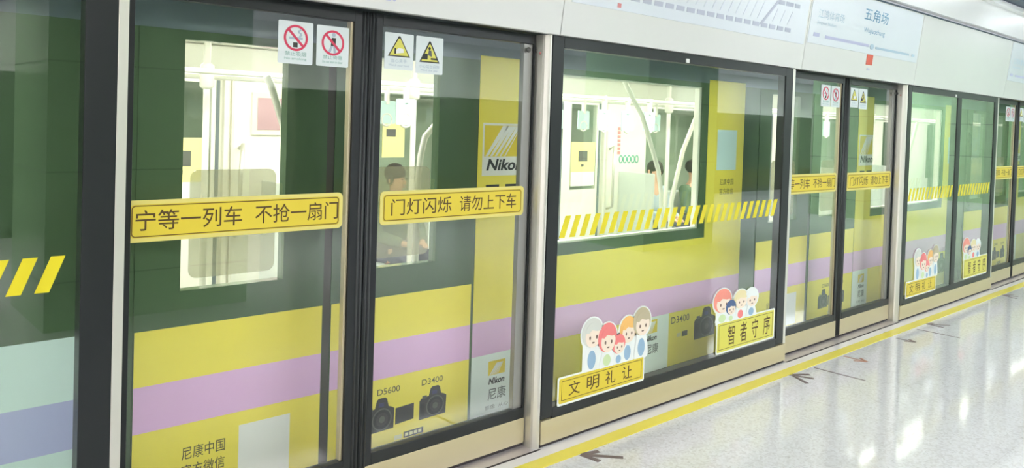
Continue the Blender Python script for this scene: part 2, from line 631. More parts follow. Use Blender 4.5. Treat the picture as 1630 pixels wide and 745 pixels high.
def route_map(t, x0):
    """line map plate: a row of dashes that branches at its far end; x0 = panel's left edge"""
    d = x0 - 2.937
    p = MB().plate(rect(2.99 + d, 5.42 + d, 2.325, 2.76), -0.004, 0.0, 0, fy).build('map_plate', 'plate_white', t, 'pale blue route map plate')
    m = MB()
    z = 2.402
    xs = [3.24 + 0.105 * k for k in range(20)]
    for k, x in enumerate(xs):
        if x > 5.2:
            break
        m.plate(rect(x + d, x + 0.078 + d, z - 0.014, z + 0.014), -0.006, -0.004, 0, fy)
    m.plate([(4.79 + d, z), (4.82 + d, z), (5.015 + d, 2.585), (4.985 + d, 2.585)], -0.006, -0.004, 0, fy)
    for a, b in ((5.0, 5.08), (5.1, 5.2), (5.22, 5.29)):
        m.plate(rect(a + d, b + d, 2.562, 2.59), -0.006, -0.004, 0, fy)
    m.build('route_line', 'map_grey', p)
    m = MB()
    for k in range(18):
        x = 3.26 + 0.088 * k
        m.plate([(x + d, 2.44), (x + 0.012 + d, 2.44), (x + 0.10 + d, 2.60), (x + 0.088 + d, 2.60)], -0.0055, -0.004, 0, fy)
    m.build('station_names', 'map_faint', p, 'faint slanted station names')
    m = MB()
    for k in range(3):
        x = 4.95 + 0.1 * k
        m.plate([(x + d, 2.44), (x + 0.012 + d, 2.44), (x + 0.06 + d, 2.53), (x + 0.048 + d, 2.53)], -0.0055, -0.004, 0, fy)
    m.build('station_names', 'map_faint', p, 'faint slanted station names')
    MB().plate(rect(3.345 + d, 3.375 + d, 2.338, 2.362), -0.006, -0.004, 0, fy).build('legend_mark', 'ink_red', p)


route_map(fascia[2], 2.937)
def name_plate(t, d):
    p = MB().plate(rect(5.47 + d, 7.47 + d, 2.345, 2.765), -0.004, 0.0, 0, fy).build('name_plate', 'plate_white', t, 'pale blue station name plate')
    for nm, m_, items in (('station_name', 'text_blue', (('五角场', 6.315, 6.76, 2.60, 2.70),)), ('station_name_latin', 'text_blue', (('Wujiaochang', 6.34, 6.73, 2.495, 2.545),)),
                          ('previous_station', 'text_paleblue', (('江湾体育场', 5.575, 5.985, 2.535, 2.60),)), ('previous_station_latin', 'text_paleblue', (('Jiangwan Stadium', 5.57, 5.87, 2.485, 2.515),))):
        m = MB()
        for wd, x0, x1, z0, z1 in items:
            glyphs(m, wd, x0 + d, x1 + d, z0, z1, -0.005, 0, 0.008 if nm == 'station_name' else 0.0, yf=fy)
        m.build(nm, m_, p)
    m = MB()
    strip_quad(m, 5.72 + d, 2.408, 6.47 + d, 2.408, 0.022, 0, 0.006)
    m.build('line_bar', 'text_lavender', p, 'lavender line bar')
    MB().plate(rect(5.54 + d, 5.63 + d, 2.398, 2.425), -0.006, -0.004, 0, fy).build('end_caption', 'text_lavender', p)
    m = MB()
    strip_quad(m, 6.60 + d, 2.402, 7.28 + d, 2.402, 0.018, 0, 0.006)
    m.build('onward_bar', 'text_paleblue', p)
    MB().plate(rect(7.34 + d, 7.40 + d, 2.392, 2.412), -0.006, -0.004, 0, fy).build('end_caption', 'text_paleblue', p)
    MB().plate(ell(6.53 + d, 2.405, 0.035, 0.022), -0.006, -0.004, 0, fy).build('station_dot', 'text_paleblue', p)
    MB().plate(rect(6.475 + d, 6.585 + d, 2.258, 2.340), -0.004, 0.0, 0, fy).build('red_square', 'exit_red', t, 'small red square')
    MB().plate(rect(6.51 + d, 6.56 + d, 2.215, 2.232), -0.002, 0.0, 0, fy).build('small_caption', 'map_grey', t)


name_plate(fascia[3], 0.0)
name_plate(fascia[5], PERIOD)
m = MB()
glyphs(m, '20', 1.868, 1.925, 2.190, 2.25, -0.002, 0, 0.02, yf=fy)
m.build('door_number', 'text_lavender', fascia[1], 'lavender door number')

# ------------------------------------------------------------------ sliding doors
GY = 0.10            # glass plane of the sliding doors
SY = GY - 0.007      # stickers lie on its platform face


def sign_plate(leaf, x0, x1, z0, z1, label, draw):
    s = MB().plate(rrect(x0, x1, z0, z1, 0.006, 3), SY - 0.002, SY).build('door_sign', 'sign_white', leaf, label)
    draw(s, (x0 + x1) / 2, x0, x1, z0, z1)
    return s


def ban_ring(s, cx, cz, r):
    y = SY - 0.0032
    a, b = math.cos(math.radians(45)), r * 0.86
    m = MB().ring(ell(cx, cz, r, n=36), ell(cx, cz, r * 0.82, n=36), y, y + 0.001)
    h = r * 0.07
    m.plate([(cx - b * a - h, cz + b * a - h), (cx + b * a - h, cz - b * a - h), (cx + b * a + h, cz - b * a + h), (cx - b * a + h, cz + b * a + h)], y, y + 0.001)
    m.build('red_ring', 'sign_red', s)


def sign_smoke(s, cx, x0, x1, z0, z1):
    cz = z1 - 0.067
    y = SY - 0.0027
    m = MB().plate(rect(cx - 0.03, cx + 0.03, cz - 0.006, cz + 0.004), y, y + 0.0005, 0)
    m.plate(rect(cx - 0.012, cx + 0.008, cz - 0.038, cz - 0.018), y, y + 0.0005, 1)
    for k in range(6):
        m.plate(ell(cx + 0.018 + 0.006 * math.sin(k * 1.3), cz + 0.008 + 0.005 * k, 0.0045, n=8), y, y + 0.0005, 0)
    m.build('pictogram', ['sign_pale', 'sign_black'], s)
    ban_ring(s, cx, cz, 0.053)
    m = MB()
    glyphs(m, '禁止吸烟', x0 + 0.03, x1 - 0.03, z0 + 0.032, z0 + 0.05, y, 0)
    m.build('lettering', 'sign_green', s)
    m = MB()
    glyphs(m, 'No smoking', x0 + 0.028, x1 - 0.028, z0 + 0.014, z0 + 0.026, y, 0)
    m.build('small_lettering', 'sign_green', s)


def sign_lean(s, cx, x0, x1, z0, z1):
    cz = z1 - 0.07
    y = SY - 0.0027
    m = MB().plate(ell(cx + 0.003, cz + 0.034, 0.009, n=14), y, y + 0.0005, 0)
    m.plate([(cx - 0.010, cz - 0.012), (cx + 0.012, cz - 0.012), (cx + 0.014, cz + 0.022), (cx - 0.006, cz + 0.022)], y, y + 0.0005, 1)
    m.plate([(cx - 0.022, cz - 0.040), (cx - 0.010, cz - 0.040), (cx + 0.001, cz - 0.012), (cx - 0.010, cz - 0.012)], y, y + 0.0005, 0)
    m.plate([(cx + 0.004, cz - 0.042), (cx + 0.015, cz - 0.042), (cx + 0.012, cz - 0.012), (cx + 0.001, cz - 0.012)], y, y + 0.0005, 0)
    m.build('pictogram', ['sign_pale', 'sign_black'], s)
    ban_ring(s, cx, cz, 0.053)
    m = MB()
    glyphs(m, '禁止倚靠', x0 + 0.03, x1 - 0.03, z0 + 0.030, z0 + 0.047, y, 0)
    m.build('lettering', 'sign_green', s)
    m = MB()
    glyphs(m, 'Do not lean on door', x0 + 0.028, x1 - 0.028, z0 + 0.014, z0 + 0.024, y, 0)
    m.build('small_lettering', 'sign_green', s)


def tri(cx, zb, w_, h):
    return [(cx - w_, zb), (cx + w_, zb), (cx + 0.004, zb + h), (cx - 0.004, zb + h)]


def sign_hand(s, cx, x0, x1, z0, z1):
    y = SY - 0.0027
    m = MB().plate(tri(cx, z0 + 0.058, 0.06, 0.092), y, y + 0.0005, 0)
    m.plate(tri(cx, z0 + 0.0635, 0.051, 0.076), y - 0.0006, y, 1)
    m.plate(rect(cx - 0.026, cx - 0.018, z0 + 0.07, z0 + 0.096), y - 0.0012, y - 0.0006, 0)
    m.plate([(cx - 0.016, z0 + 0.072), (cx + 0.024, z0 + 0.078), (cx + 0.022, z0 + 0.094), (cx - 0.004, z0 + 0.098), (cx - 0.016, z0 + 0.088)], y - 0.0012, y - 0.0006, 2)
    m.build('pictogram', ['sign_black', 'sign_yellow', 'print_white'], s)
    m = MB()
    glyphs(m, '当心夹手', x0 + 0.035, x1 - 0.035, z0 + 0.031, z0 + 0.048, y, 0)
    m.build('lettering', 'sign_pale', s)
    m = MB()
    glyphs(m, 'Watch your hand', x0 + 0.022, x1 - 0.022, z0 + 0.012, z0 + 0.024, y, 0)
    m.build('small_lettering', 'sign_pale', s)


def sign_gap(s, cx, x0, x1, z0, z1):
    y = SY - 0.0027
    m = MB().plate(tri(cx, z0 + 0.052, 0.058, 0.098), y, y + 0.0005, 0)
    m.plate(tri(cx, z0 + 0.058, 0.047, 0.078), y - 0.0006, y, 1)
    m.plate([(cx - 0.044, z0 + 0.066), (cx - 0.012, z0 + 0.066), (cx - 0.012, z0 + 0.092), (cx - 0.03, z0 + 0.092)], y - 0.0012, y - 0.0006, 0)
    m.plate([(cx + 0.006, z0 + 0.066), (cx + 0.042, z0 + 0.066), (cx + 0.038, z0 + 0.074), (cx + 0.006, z0 + 0.074)], y - 0.0012, y - 0.0006, 0)
    m.plate([(cx - 0.010, z0 + 0.086), (cx + 0.012, z0 + 0.08), (cx + 0.008, z0 + 0.108), (cx - 0.006, z0 + 0.11)], y - 0.0012, y - 0.0006, 2)
    m.plate(ell(cx - 0.002, z0 + 0.118, 0.007, n=12), y - 0.0012, y - 0.0006, 0)
    m.build('pictogram', ['sign_black', 'sign_yellow', 'print_mid'], s)
    m = MB()
    glyphs(m, '小心站台间隙', x0 + 0.02, x1 - 0.02, z0 + 0.026, z0 + 0.042, y, 0)
    m.build('lettering', 'sign_pale', s)
    m = MB()
    glyphs(m, 'Mind the gap', x0 + 0.03, x1 - 0.03, z0 + 0.010, z0 + 0.02, y, 0)
    m.build('small_lettering', 'sign_pale', s)


def banner(leaf, x0, x1, z0, z1, words, spans, label):
    y = SY
    s = MB().plate(rrect(x0, x1, z0, z1, 0.022), y - 0.004, y, 0).plate(rrect(x0 + 0.016, x1 - 0.016, z0 + 0.015, z1 - 0.015, 0.014), y - 0.0048, y - 0.004, 1)
    s = s.build('door_banner', ['banner_edge', 'banner_yellow'], leaf, label)
    MB().ring(rrect(x0 + 0.019, x1 - 0.019, z0 + 0.018, z1 - 0.018, 0.014), rrect(x0 + 0.023, x1 - 0.023, z0 + 0.022, z1 - 0.022, 0.011), y - 0.0054, y - 0.0048).build('border_line', 'banner_line', s)
    for wd, (a, b) in zip(words, spans):
        glyphs(MB(), wd, a, b, z0 + 0.040, z1 - 0.036, y - 0.0054, 0, 0.004).build('lettering', 'letter_brown', s)


def make_leaf(side):
    """side 0: leaf left of the seam, side 1: leaf right of the seam (first opening)"""
    seam = 1.866
    xa, xb = (OPEN_L - 0.012, seam - 0.002) if side == 0 else (seam + 0.002, 2.868)
    t = thing('sliding_door', '', 'sliding door', (xa, GY, 0), kind='thing')
    ya, yb = GY - 0.022, GY + 0.022
    sl, sr = (0.055, 0.072) if side == 0 else (0.066, 0.010)
    fr = MB()
    fr.box(xa, xa + sl, ya, yb, 0.02, 2.149)
    fr.box(xb - sr, xb, ya, yb, 0.02, 2.149)
    fr.box(xa + sl, xb - sr, ya, yb, 2.100, 2.149)
    fr.box(xa + sl, xb - sr, ya, yb, 0.150, 0.205)
    fr.build('frame', 'black_frame', t, bevel=0.002)
    MB().box(xa + sl - 0.004, xb - sr + 0.004, GY - 0.006, GY + 0.006, 0.200, 2.104).build('glass_pane', 'door_glass', t)
    kx0, kx1 = (xa, xb - 0.04) if side == 0 else (xa + 0.03, xb)
    MB().box(kx0, kx1, ya - 0.004, ya, 0.022, 0.152).build('kick_plate', 'kick_steel', t, 'brushed steel kick plate', bevel=0.0015)
    MB().box(xa, xb, ya + 0.004, yb, 0.006, 0.022).build('bottom_brush', 'dark_gap', t)
    sx = xb if side == 0 else xa
    s = MB()
    for k in (-1, 1):
        c = (sx - 0.020 if side == 0 else sx + 0.020) + k * 0.009
        s.tube([(c, ya, 0.03), (c, ya, 2.148)], 0.0055, 8)
    s.build('rubber_seal', 'black_rubber', t)
    if side == 0:
        MB().box(xb - sr - 0.012, xb - sr, ya + 0.012, yb, 0.205, 2.100).build('edge_trim', 'kick_steel', t, 'pale steel edge trim', bevel=0.002)
        banner(t, 0.892, 1.763, 1.219, 1.370, ('宁等一列车', '不抢一扇门'), ((0.925, 1.318), (1.372, 1.740)), 'yellow banner with brown lettering')
        sign_plate(t, 1.451, 1.604, 1.901, 2.073, 'no smoking sign with a red ring', sign_smoke)
        sign_plate(t, 1.621, 1.772, 1.902, 2.071, 'no leaning sign with a red ring', sign_lean)
    else:
        MB().box(2.797, 2.858, ya + 0.0125, yb, 0.205, 2.100).build('edge_trim', 'stile_grey', t, 'wide brushed steel stile', bevel=0.002)
        MB().tube([(2.815, ya, 2.068), (2.815, ya - 0.004, 2.068)], 0.014, 16).build('lock', 'print_mid', t)
        banner(t, 1.951, 2.826, 1.216, 1.367, ('门灯闪烁', '请勿上下车'), ((2.010, 2.352), (2.402, 2.772)), 'yellow banner with brown lettering')
        sign_plate(t, 1.953, 2.108, 1.912, 2.075, 'watch your hand sign with a yellow triangle', sign_hand)
        sign_plate(t, 2.122, 2.277, 1.904, 2.075, 'mind the gap sign with a yellow triangle', sign_gap)
    return t


leaf_labels = [
    ['black framed sliding glass door with large red ring signs, before the first steel post',
     'sliding glass door with triangle signs touching the first steel post, camera adverts behind it'],
    ['sliding glass door directly past the long sticker panel, small red ring signs at its top',
     'sliding glass door with small triangle signs touching the second steel post'],
    ['far sliding glass door just past the panel with the centre mullion',
     'farthest sliding glass door touching the last steel post']]
protos = [make_leaf(0), make_leaf(1)]
for n in range(3):
    for s in (0, 1):
        o = protos[s] if n == 0 else copy_tree(protos[s])
        o.location.x += PERIOD * n
        o['label'] = leaf_labels[n][s]
        o['group'] = 'sliding screen doors'

# steel posts at the right of each opening, sills in each opening
post_labels = ['bright steel post between the triangle-sign door and the cartoon sticker panel, closest to the camera',
               'steel post between the second door pair and the panel with a centre mullion',
               'farthest steel post beyond the last door pair']
sill_labels = ['lilac steel door sill under the first sliding door pair',
               'lilac steel door sill under the second sliding door pair',
               'lilac steel door sill under the farthest sliding door pair']
for n in range(3):
    d = PERIOD * n
    t = thing('steel_post', post_labels[n], 'post', (2.89 + d, 0.06, 0), 'steel posts')
    foot = [(2.872, 0.14), (2.876, 0.036), (2.881, 0.024), (2.893, 0.006), (2.901, 0.001), (2.909, 0.001), (2.909, 0.14)]
    MB().prism([(x + d, y) for x, y in foot], 0.0, 2.149).build('post_body', 'steel', t)
    MB().box(2.909 + d, 2.9135 + d, 0.008, 0.12, 0.004, 2.149).build('joint_gap', 'dark_gap', t)
    MB().tube([(2.875 + d, 0.085, 2.07), (2.869 + d, 0.085, 2.07)], 0.013, 16).build('lock', 'print_mid', t)
    MB().tube([(2.8755 + d, 0.052, 2.055), (2.873 + d, 0.052, 2.055)], 0.007, 12).build('red_mark', 'ink_red', t)
    t = thing('door_sill', sill_labels[n], 'door sill', (1.87 + d, 0.05, 0), 'door sills')
    MB().box(OPEN_L + 0.006 + d, 2.868 + d, -0.008, 0.16, 0.0, 0.005).build('sill_plate', 'sill_steel', t)
    MB().box(OPEN_L + 0.006 + d, OPEN_R + d, -0.020, -0.0085, 0.0, 0.0045).build('front_edge', 'dark_gap', t)

# ------------------------------------------------------------------ fixed glass panels
PYF = -0.002          # face of the fixed panels
STICK = -0.001 + 0.004


def toon(parent, cx, top, hw, chin, hair, shirt, bottom, dark_eyes=True, y=-0.004, bob=0.0):
    """a flat printed cartoon child: big head, small body; drawn inside the sticker"""
    hz = (top + chin) / 2
    hh = (top - chin) / 2
    m = MB()
    # body
    bw = hw * 0.72
    m.plate([(cx - bw, bottom), (cx + bw, bottom), (cx + bw * 0.72, chin + hh * 0.25), (cx - bw * 0.72, chin + hh * 0.25)], y - 0.0006, y, 4)
    m.plate(ell(cx, (bottom + chin) / 2, bw * 0.55, max((chin - bottom) * 0.42, 0.012), 18), y - 0.0012, y - 0.0006, 2)
    m.plate([(cx - bw * 1.15, bottom + hh * 0.2), (cx - bw * 0.8, bottom + hh * 0.15), (cx - bw * 0.55, chin), (cx - bw * 0.8, chin)], y - 0.0010, y - 0.0003, 4)
    m.plate([(cx + bw * 0.8, bottom + hh * 0.15), (cx + bw * 1.15, bottom + hh * 0.2), (cx + bw * 0.8, chin), (cx + bw * 0.55, chin)], y - 0.0010, y - 0.0003, 4)
    # hair behind, face, fringe
    m.plate(ell(cx, hz + hh * 0.05, hw, hh * 0.98), y - 0.0012, y - 0.0006, 0)
    m.plate(ell(cx + hw * 0.10, hz - hh * 0.22, hw * 0.76, hh * 0.72), y - 0.0018, y - 0.0012, 1)
    fr = [(cx + hw * 0.10 + hw * 0.80 * math.cos(a), hz - hh * 0.05 + hh * 0.78 * math.sin(a)) for a in [math.radians(12 + 156 * k / 12) for k in range(13)]]
    fr += [(cx - hw * 0.35, hz + hh * 0.02), (cx - hw * 0.05, hz + hh * 0.22), (cx + hw * 0.45, hz + hh * 0.10)]
    m.plate(fr, y - 0.0024, y - 0.0018, 0)
    for sx in (-0.22, 0.44):
        m.plate(ell(cx + hw * sx, hz - hh * 0.28, hw * 0.085, hh * 0.13, 10), y - 0.0024, y - 0.0018, 3)
    m.plate(ell(cx + hw * 0.10, hz - hh * 0.62, hw * 0.14, hh * 0.05, 10), y - 0.0024, y - 0.0018, 3)
    return m.build('cartoon_child', [hair, 'toon_skin', shirt, 'toon_ink', 'toon_white'], parent)


def cartoon_sticker(panel, d, which, label):
    """sticker low on the glass: cut-out children above a yellow caption strip"""
    y = -0.004
    if which == 0:
        x0, x1, zl, zr, h = 3.03, 3.765, 0.205, 0.192, 0.135
        kids = [(3.292, 0.630, 0.084, 0.462, 'toon_grey', 'toon_blue'), (3.600, 0.598, 0.074, 0.440, 'toon_orange', 'toon_blue'),
                (3.420, 0.585, 0.080, 0.415, 'toon_pink', 'toon_green'), (3.520, 0.505, 0.058, 0.392, 'toon_pink', 'toon_blue'),
                (3.725, 0.632, 0.082, 0.462, 'toon_brown', 'toon_blue')]
        words, tx = '文明礼让', ((3.115, 3.205), (3.260, 3.360), (3.415, 3.500), (3.560, 3.650))
    else:
        x0, x1, zl, zr, h = 4.515, 5.255, 0.222, 0.222, 0.195
        kids = [(4.575, 0.640, 0.105, 0.478, 'toon_salmon', 'toon_green'), (4.795, 0.610, 0.085, 0.480, 'toon_cream', 'toon_pink'),
                (4.930, 0.604, 0.085, 0.478, 'toon_white', 'toon_blue'), (4.675, 0.556, 0.062, 0.455, 'toon_navy', 'toon_green')]
        words, tx = '智者守序', ((4.650, 4.735), (4.800, 4.885), (4.950, 5.030), (5.100, 5.190))
    zt = zl + h
    m = MB()
    for cx, top, hw, chin, hc, sc_ in kids:            # white cut-out edge around heads and bodies
        m.plate(ell(cx + d, (top + chin) / 2, hw + 0.012, (top - chin) / 2 + 0.010), y + 0.0002, y + 0.0012, 0)
    lo, hi = min(k[0] for k in kids) - 0.075, max(k[0] for k in kids) + 0.05
    m.plate(rect(lo + d, hi + d, zt - 0.01, 0.50), y + 0.0004, y + 0.0013, 0)
    m.plate(rrect(x0 + d, x1 + d, zl - 0.012, zt + 0.008, 0.012), y + 0.0003, y + 0.0014, 0)
    s = m.build('cartoon_sticker', 'toon_white', panel, label)
    MB().plate(rrect(x0 + 0.012 + d, x1 - 0.012 + d, zl, zt - 0.002, 0.010), y - 0.001, y + 0.0003).build('caption_strip', 'sign_yellow' if which else 'banner_yellow', s)
    m = MB()
    a, b, c, e = x0 + 0.03 + d, x1 - 0.03 + d, zl + 0.014, zt - 0.016
    m.ring(rect(a, b, c, e), rect(a + 0.003, b - 0.003, c + 0.003, e - 0.003), y - 0.0016, y - 0.001)
    for wd, (p, q) in zip(words, tx):
        glyphs(m, wd, p + d, q + d, zl + 0.030, zt - 0.030, y - 0.0016, 0, 0.004)
    m.build('lettering', 'letter_brown', s)
    for i, (cx, top, hw, chin, hc, sh) in enumerate(kids):
        toon(s, cx + d, top, hw, chin, hc, sh, zt - 0.004, y=y - 0.0005 * i)


def make_panel(x0, x1, label, mullion=False, stickers=True):
    t = thing('glass_panel', label, 'glass panel', (x0, 0, 0), 'fixed screen panels')
    d = x0 - OPEN_R
    ya, yb = -0.002, 0.06
    fl, fr_ = 0.095, 0.135
    z0, z1 = 0.198, 2.090
    f = MB()
    f.box(x0 + 0.012, x0 + fl, ya, yb, 0.150, 2.149)
    f.box(x1 - fr_, x1 - 0.034, ya, yb, 0.150, 2.149)
    f.box(x0 + fl, x1 - fr_, ya, yb, z1, 2.149)
    f.box(x0 + fl, x1 - fr_, ya, yb, 0.142, z0)
    if mullion:
        mx = x0 + 1.31
        f.box(mx - 0.055, mx + 0.055, ya, yb, z0, z1)
    f.build('frame', 'black_frame', t, bevel=0.002)
    MB().box(x1 - 0.034, x1, ya, yb + 0.01, 0.142, 2.149).build('edge_strip', 'steel', t, 'bright steel edge strip', bevel=0.002)
    if mullion:
        MB().box(x0 + fl - 0.004, mx - 0.05, 0.004, 0.016, z0 - 0.004, z1 + 0.004).build('glass_pane', 'panel_glass', t)
        MB().box(mx + 0.05, x1 - fr_ + 0.004, 0.004, 0.016, z0 - 0.004, z1 + 0.004).build('glass_pane', 'panel_glass', t)
    else:
        MB().box(x0 + fl - 0.004, x1 - fr_ + 0.004, 0.004, 0.016, z0 - 0.004, z1 + 0.004).build('glass_pane', 'panel_glass', t)
    k = MB().box(x0 + 0.012, x1, ya - 0.004, yb, 0.018, 0.141)
    k.build('kick_plate', 'kick_steel', t, 'brushed steel kick plate', bevel=0.0015)
    MB().box(x0 + 0.012, x1, 0.006, yb, 0.0, 0.018).build('base_gap', 'dark_gap', t)
    # hazard stripes on the glass
    m = MB()
    x = x0 + fl + 0.012
    while x + 0.09 < x1 - fr_ + 0.01:
        if mullion and mx - 0.13 < x < mx + 0.06:
            if m.v:
                m.build('hazard_stripes', 'stripe_yellow', t, 'yellow slanted hazard stripes')
                m = MB()
        else:
            m.plate([(x, 1.092), (x + 0.042, 1.092), (x + 0.088, 1.208), (x + 0.046, 1.208)], 0.0022, 0.004)
        x += 0.0795
    m.build('hazard_stripes', 'stripe_yellow', t, 'yellow slanted hazard stripes')
    MB().box(x0 + 1.165, x0 + 1.197, -0.010, ya, 2.094, 2.118).build('sensor', 'print_white', t, 'small white sensor', bevel=0.002)
    if stickers:
        cartoon_sticker(t, d, 0, 'cut-out sticker of five cartoon children over a yellow caption strip')
        cartoon_sticker(t, d, 1, 'cut-out sticker of four cartoon children over a yellow caption strip')
    return t


make_panel(OPEN_R - PERIOD, OPEN_L, 'fixed glass panel in a thick black frame with a pale blue wrapped train behind', stickers=False)
make_panel(OPEN_R, OPEN_L + PERIOD, 'long fixed glass panel between the first steel post and the second door pair')
make_panel(OPEN_R + PERIOD, OPEN_L + 2 * PERIOD, 'fixed glass panel split by a dark centre mullion, after the second steel post', mullion=True)
make_panel(OPEN_R + 2 * PERIOD, OPEN_L + 3 * PERIOD, 'farthest fixed glass panel, beyond the last sliding doors', mullion=True)

# ------------------------------------------------------------------ floor marks
def floor_mark(name, strokes, w_, label, m_='mark_brown', cat='floor arrow'):
    mb = MB()
    for k, ((x0, y0), (x1, y1)) in enumerate(strokes):
        dx, dy = x1 - x0, y1 - y0
        L = math.hypot(dx, dy)
        px, py = -dy / L * w_ / 2, dx / L * w_ / 2
        z = 0.0012 + 0.0004 * k
        mb.prism([(x0 + px, y0 + py), (x0 - px, y0 - py), (x1 - px, y1 - py), (x1 + px, y1 + py)], 0.0, z)
    return tag(mb.build(name, m_), label, cat, 'floor markings')


floor_mark('floor_arrow', [((3.03, -0.187), (3.175, -0.345)), ((3.03, -0.187), (3.135, -0.215)), ((3.03, -0.187), (3.045, -0.300))], 0.030,
           'brown floor arrow beside the first steel post, closest to the camera')
floor_mark('floor_arrow', [((5.17, -0.158), (5.235, -0.325)), ((5.19, -0.19), (5.10, -0.345)), ((5.20, -0.19), (5.30, -0.26))], 0.028,
           'dark floor arrow by the far corner of the cartoon sticker panel')
floor_mark('floor_arrow', [((5.956, -0.199), (5.956, -0.375)), ((5.956, -0.375), (5.90, -0.30)), ((5.956, -0.375), (6.01, -0.30))], 0.020,
           'orange-brown floor arrow in front of the second door pair, close to its sill', 'mark_orange')
floor_mark('floor_arrow', [((6.86, -0.225), (6.86, -0.375)), ((6.86, -0.375), (6.81, -0.31)), ((6.86, -0.375), (6.91, -0.31))], 0.020,
           'greyish floor arrow in front of the second door pair, by the second steel post')
floor_mark('floor_arrow', [((9.73, -0.158), (9.795, -0.325)), ((9.75, -0.19), (9.66, -0.345)), ((9.76, -0.19), (9.86, -0.26))], 0.022,
           'faint floor arrow far down the platform by the last doors')
floor_mark('floor_arrow', [((7.62, -0.187), (7.735, -0.345)), ((7.62, -0.187), (7.70, -0.215)), ((7.62, -0.187), (7.60, -0.335))], 0.022,
           'faint floor arrow just past the second steel post')
floor_mark('floor_line', [((5.485, -0.203), (5.49, -0.565))], 0.016, 'thin brown line across the floor beside the dark arrow', cat='floor line')
floor_mark('floor_line', [((7.335, -0.213), (7.33, -0.56))], 0.016, 'thin brown line across the floor beside the second steel post', cat='floor line')
floor_mark('floor_line', [((2.775, -0.20), (2.77, -0.56))], 0.016, 'thin brown line on the floor before the first steel post', cat='floor line')

# ------------------------------------------------------------------ the train
TY = 0.36             # outer face of the train's side
FARY = 3.25           # inner face of its far side
train = thing('metro_train', 'yellow wrapped metro train with bright interior standing behind the glass screen doors', 'train', (4.0, 1.8, -1.2))
TX0, TX1 = -5.5, 17.0
door_x = [1.008 + PERIOD * n for n in range(-1, 4)]      # left edge of each pair of train doors
side_holes, win_spans = [], []
for n, dx in enumerate(door_x):
    side_holes.append((dx, dx + 1.707, -0.2, 2.02))
    if n >= 1:
        side_holes.append((dx + 2.052, dx + 3.792, 0.985, 1.985))
        win_spans.append(dx)
b = MB()
b.wall(TX0, TX1, -0.55, 2.02, TY, TY + 0.06, side_holes, 0)
b.box(TX0, TX1, TY, TY + 0.06, 2.02, 2.30, 1)
b.build('side_wall', ['train_dark', 'train_slate'], train, 'black side wall with green reflections painted into its colour')
# curved roof
arc = [(TY + 0.03 + (1.49) * (1 - math.cos(math.pi * k / 16)), 2.30 + 0.75 * math.sin(math.pi * k / 16)) for k in range(17)]
rf = MB()
n = len(arc)
rf.add([(TX0, y, z) for y, z in arc] + [(TX1, y, z) for y, z in arc], [(i, i + 1, n + i + 1, n + i) for i in range(n - 1)])
rf.build('roof', 'train_slate', train)
b = MB().box(TX0, TX1, TY + 0.06, FARY + 0.05, -0.18, 0.0)
b.build('car_floor', 'car_floor', train)
b = MB().box(TX0, TX1, TY + 0.06, FARY + 0.05, 2.20, 2.24)
b.build('car_ceiling', 'car_lining', train)
# sloping cove panels between ceiling and far wall, near wall
cv = MB()
cv.add([(TX0, FARY, 1.96), (TX1, FARY, 1.96), (TX1, FARY - 0.32, 2.19), (TX0, FARY - 0.32, 2.19)], [(0, 1, 2, 3)])
cv.add([(TX0, FARY, 1.99), (TX1, FARY, 1.99), (TX1, FARY - 0.30, 2.20), (TX0, FARY - 0.30, 2.20)], [(3, 2, 1, 0)])
cv.build('cove_panel', 'car_lining', train)
b = MB()
b.wall(TX0, TX1, 0.0, 2.20, TY + 0.06, TY + 0.07, [(h[0] - 0.0, h[1] + 0.0, max(h[2], 0.0), h[3]) for h in side_holes])
b.build('near_lining', 'car_lining', train, 'white inner lining')
for y in (1.05, 2.45):
    for k in range(7):
        x = TX0 + 0.3 + 3.2 * k
        MB().box(x, x + 3.0, y - 0.13, y + 0.13, 2.185, 2.2).build('light_strip', 'car_light', train)


def wrap_bands(mb, x0, x1, ztop, y0, y1, white=None, zbot=0.02):
    """the printed foil: yellow, purple band, then yellow below; white spans replace the lower yellow"""
    mb.box(x0, x1, y0, y1, 0.605, ztop, 0)
    mb.box(x0, x1, y0, y1, 0.420, 0.605, 1)
    if white:
        a, c = white
        if a > x0:
            mb.box(x0, a, y0, y1, zbot, 0.420, 0)
        mb.box(a, c, y0, y1, zbot, 0.420, 2)
        if c < x1:
            mb.box(c, x1, y0, y1, zbot, 0.420, 0)
    else:
        mb.box(x0, x1, y0, y1, zbot, 0.420, 0)


WRAP = ['wrap_yellow', 'wrap_purple', 'wrap_white']
LY = TY - 0.006          # outer face of the train door leaves
PF = LY - 0.002          # foil on the leaves
BF = TY - 0.002          # foil on the body


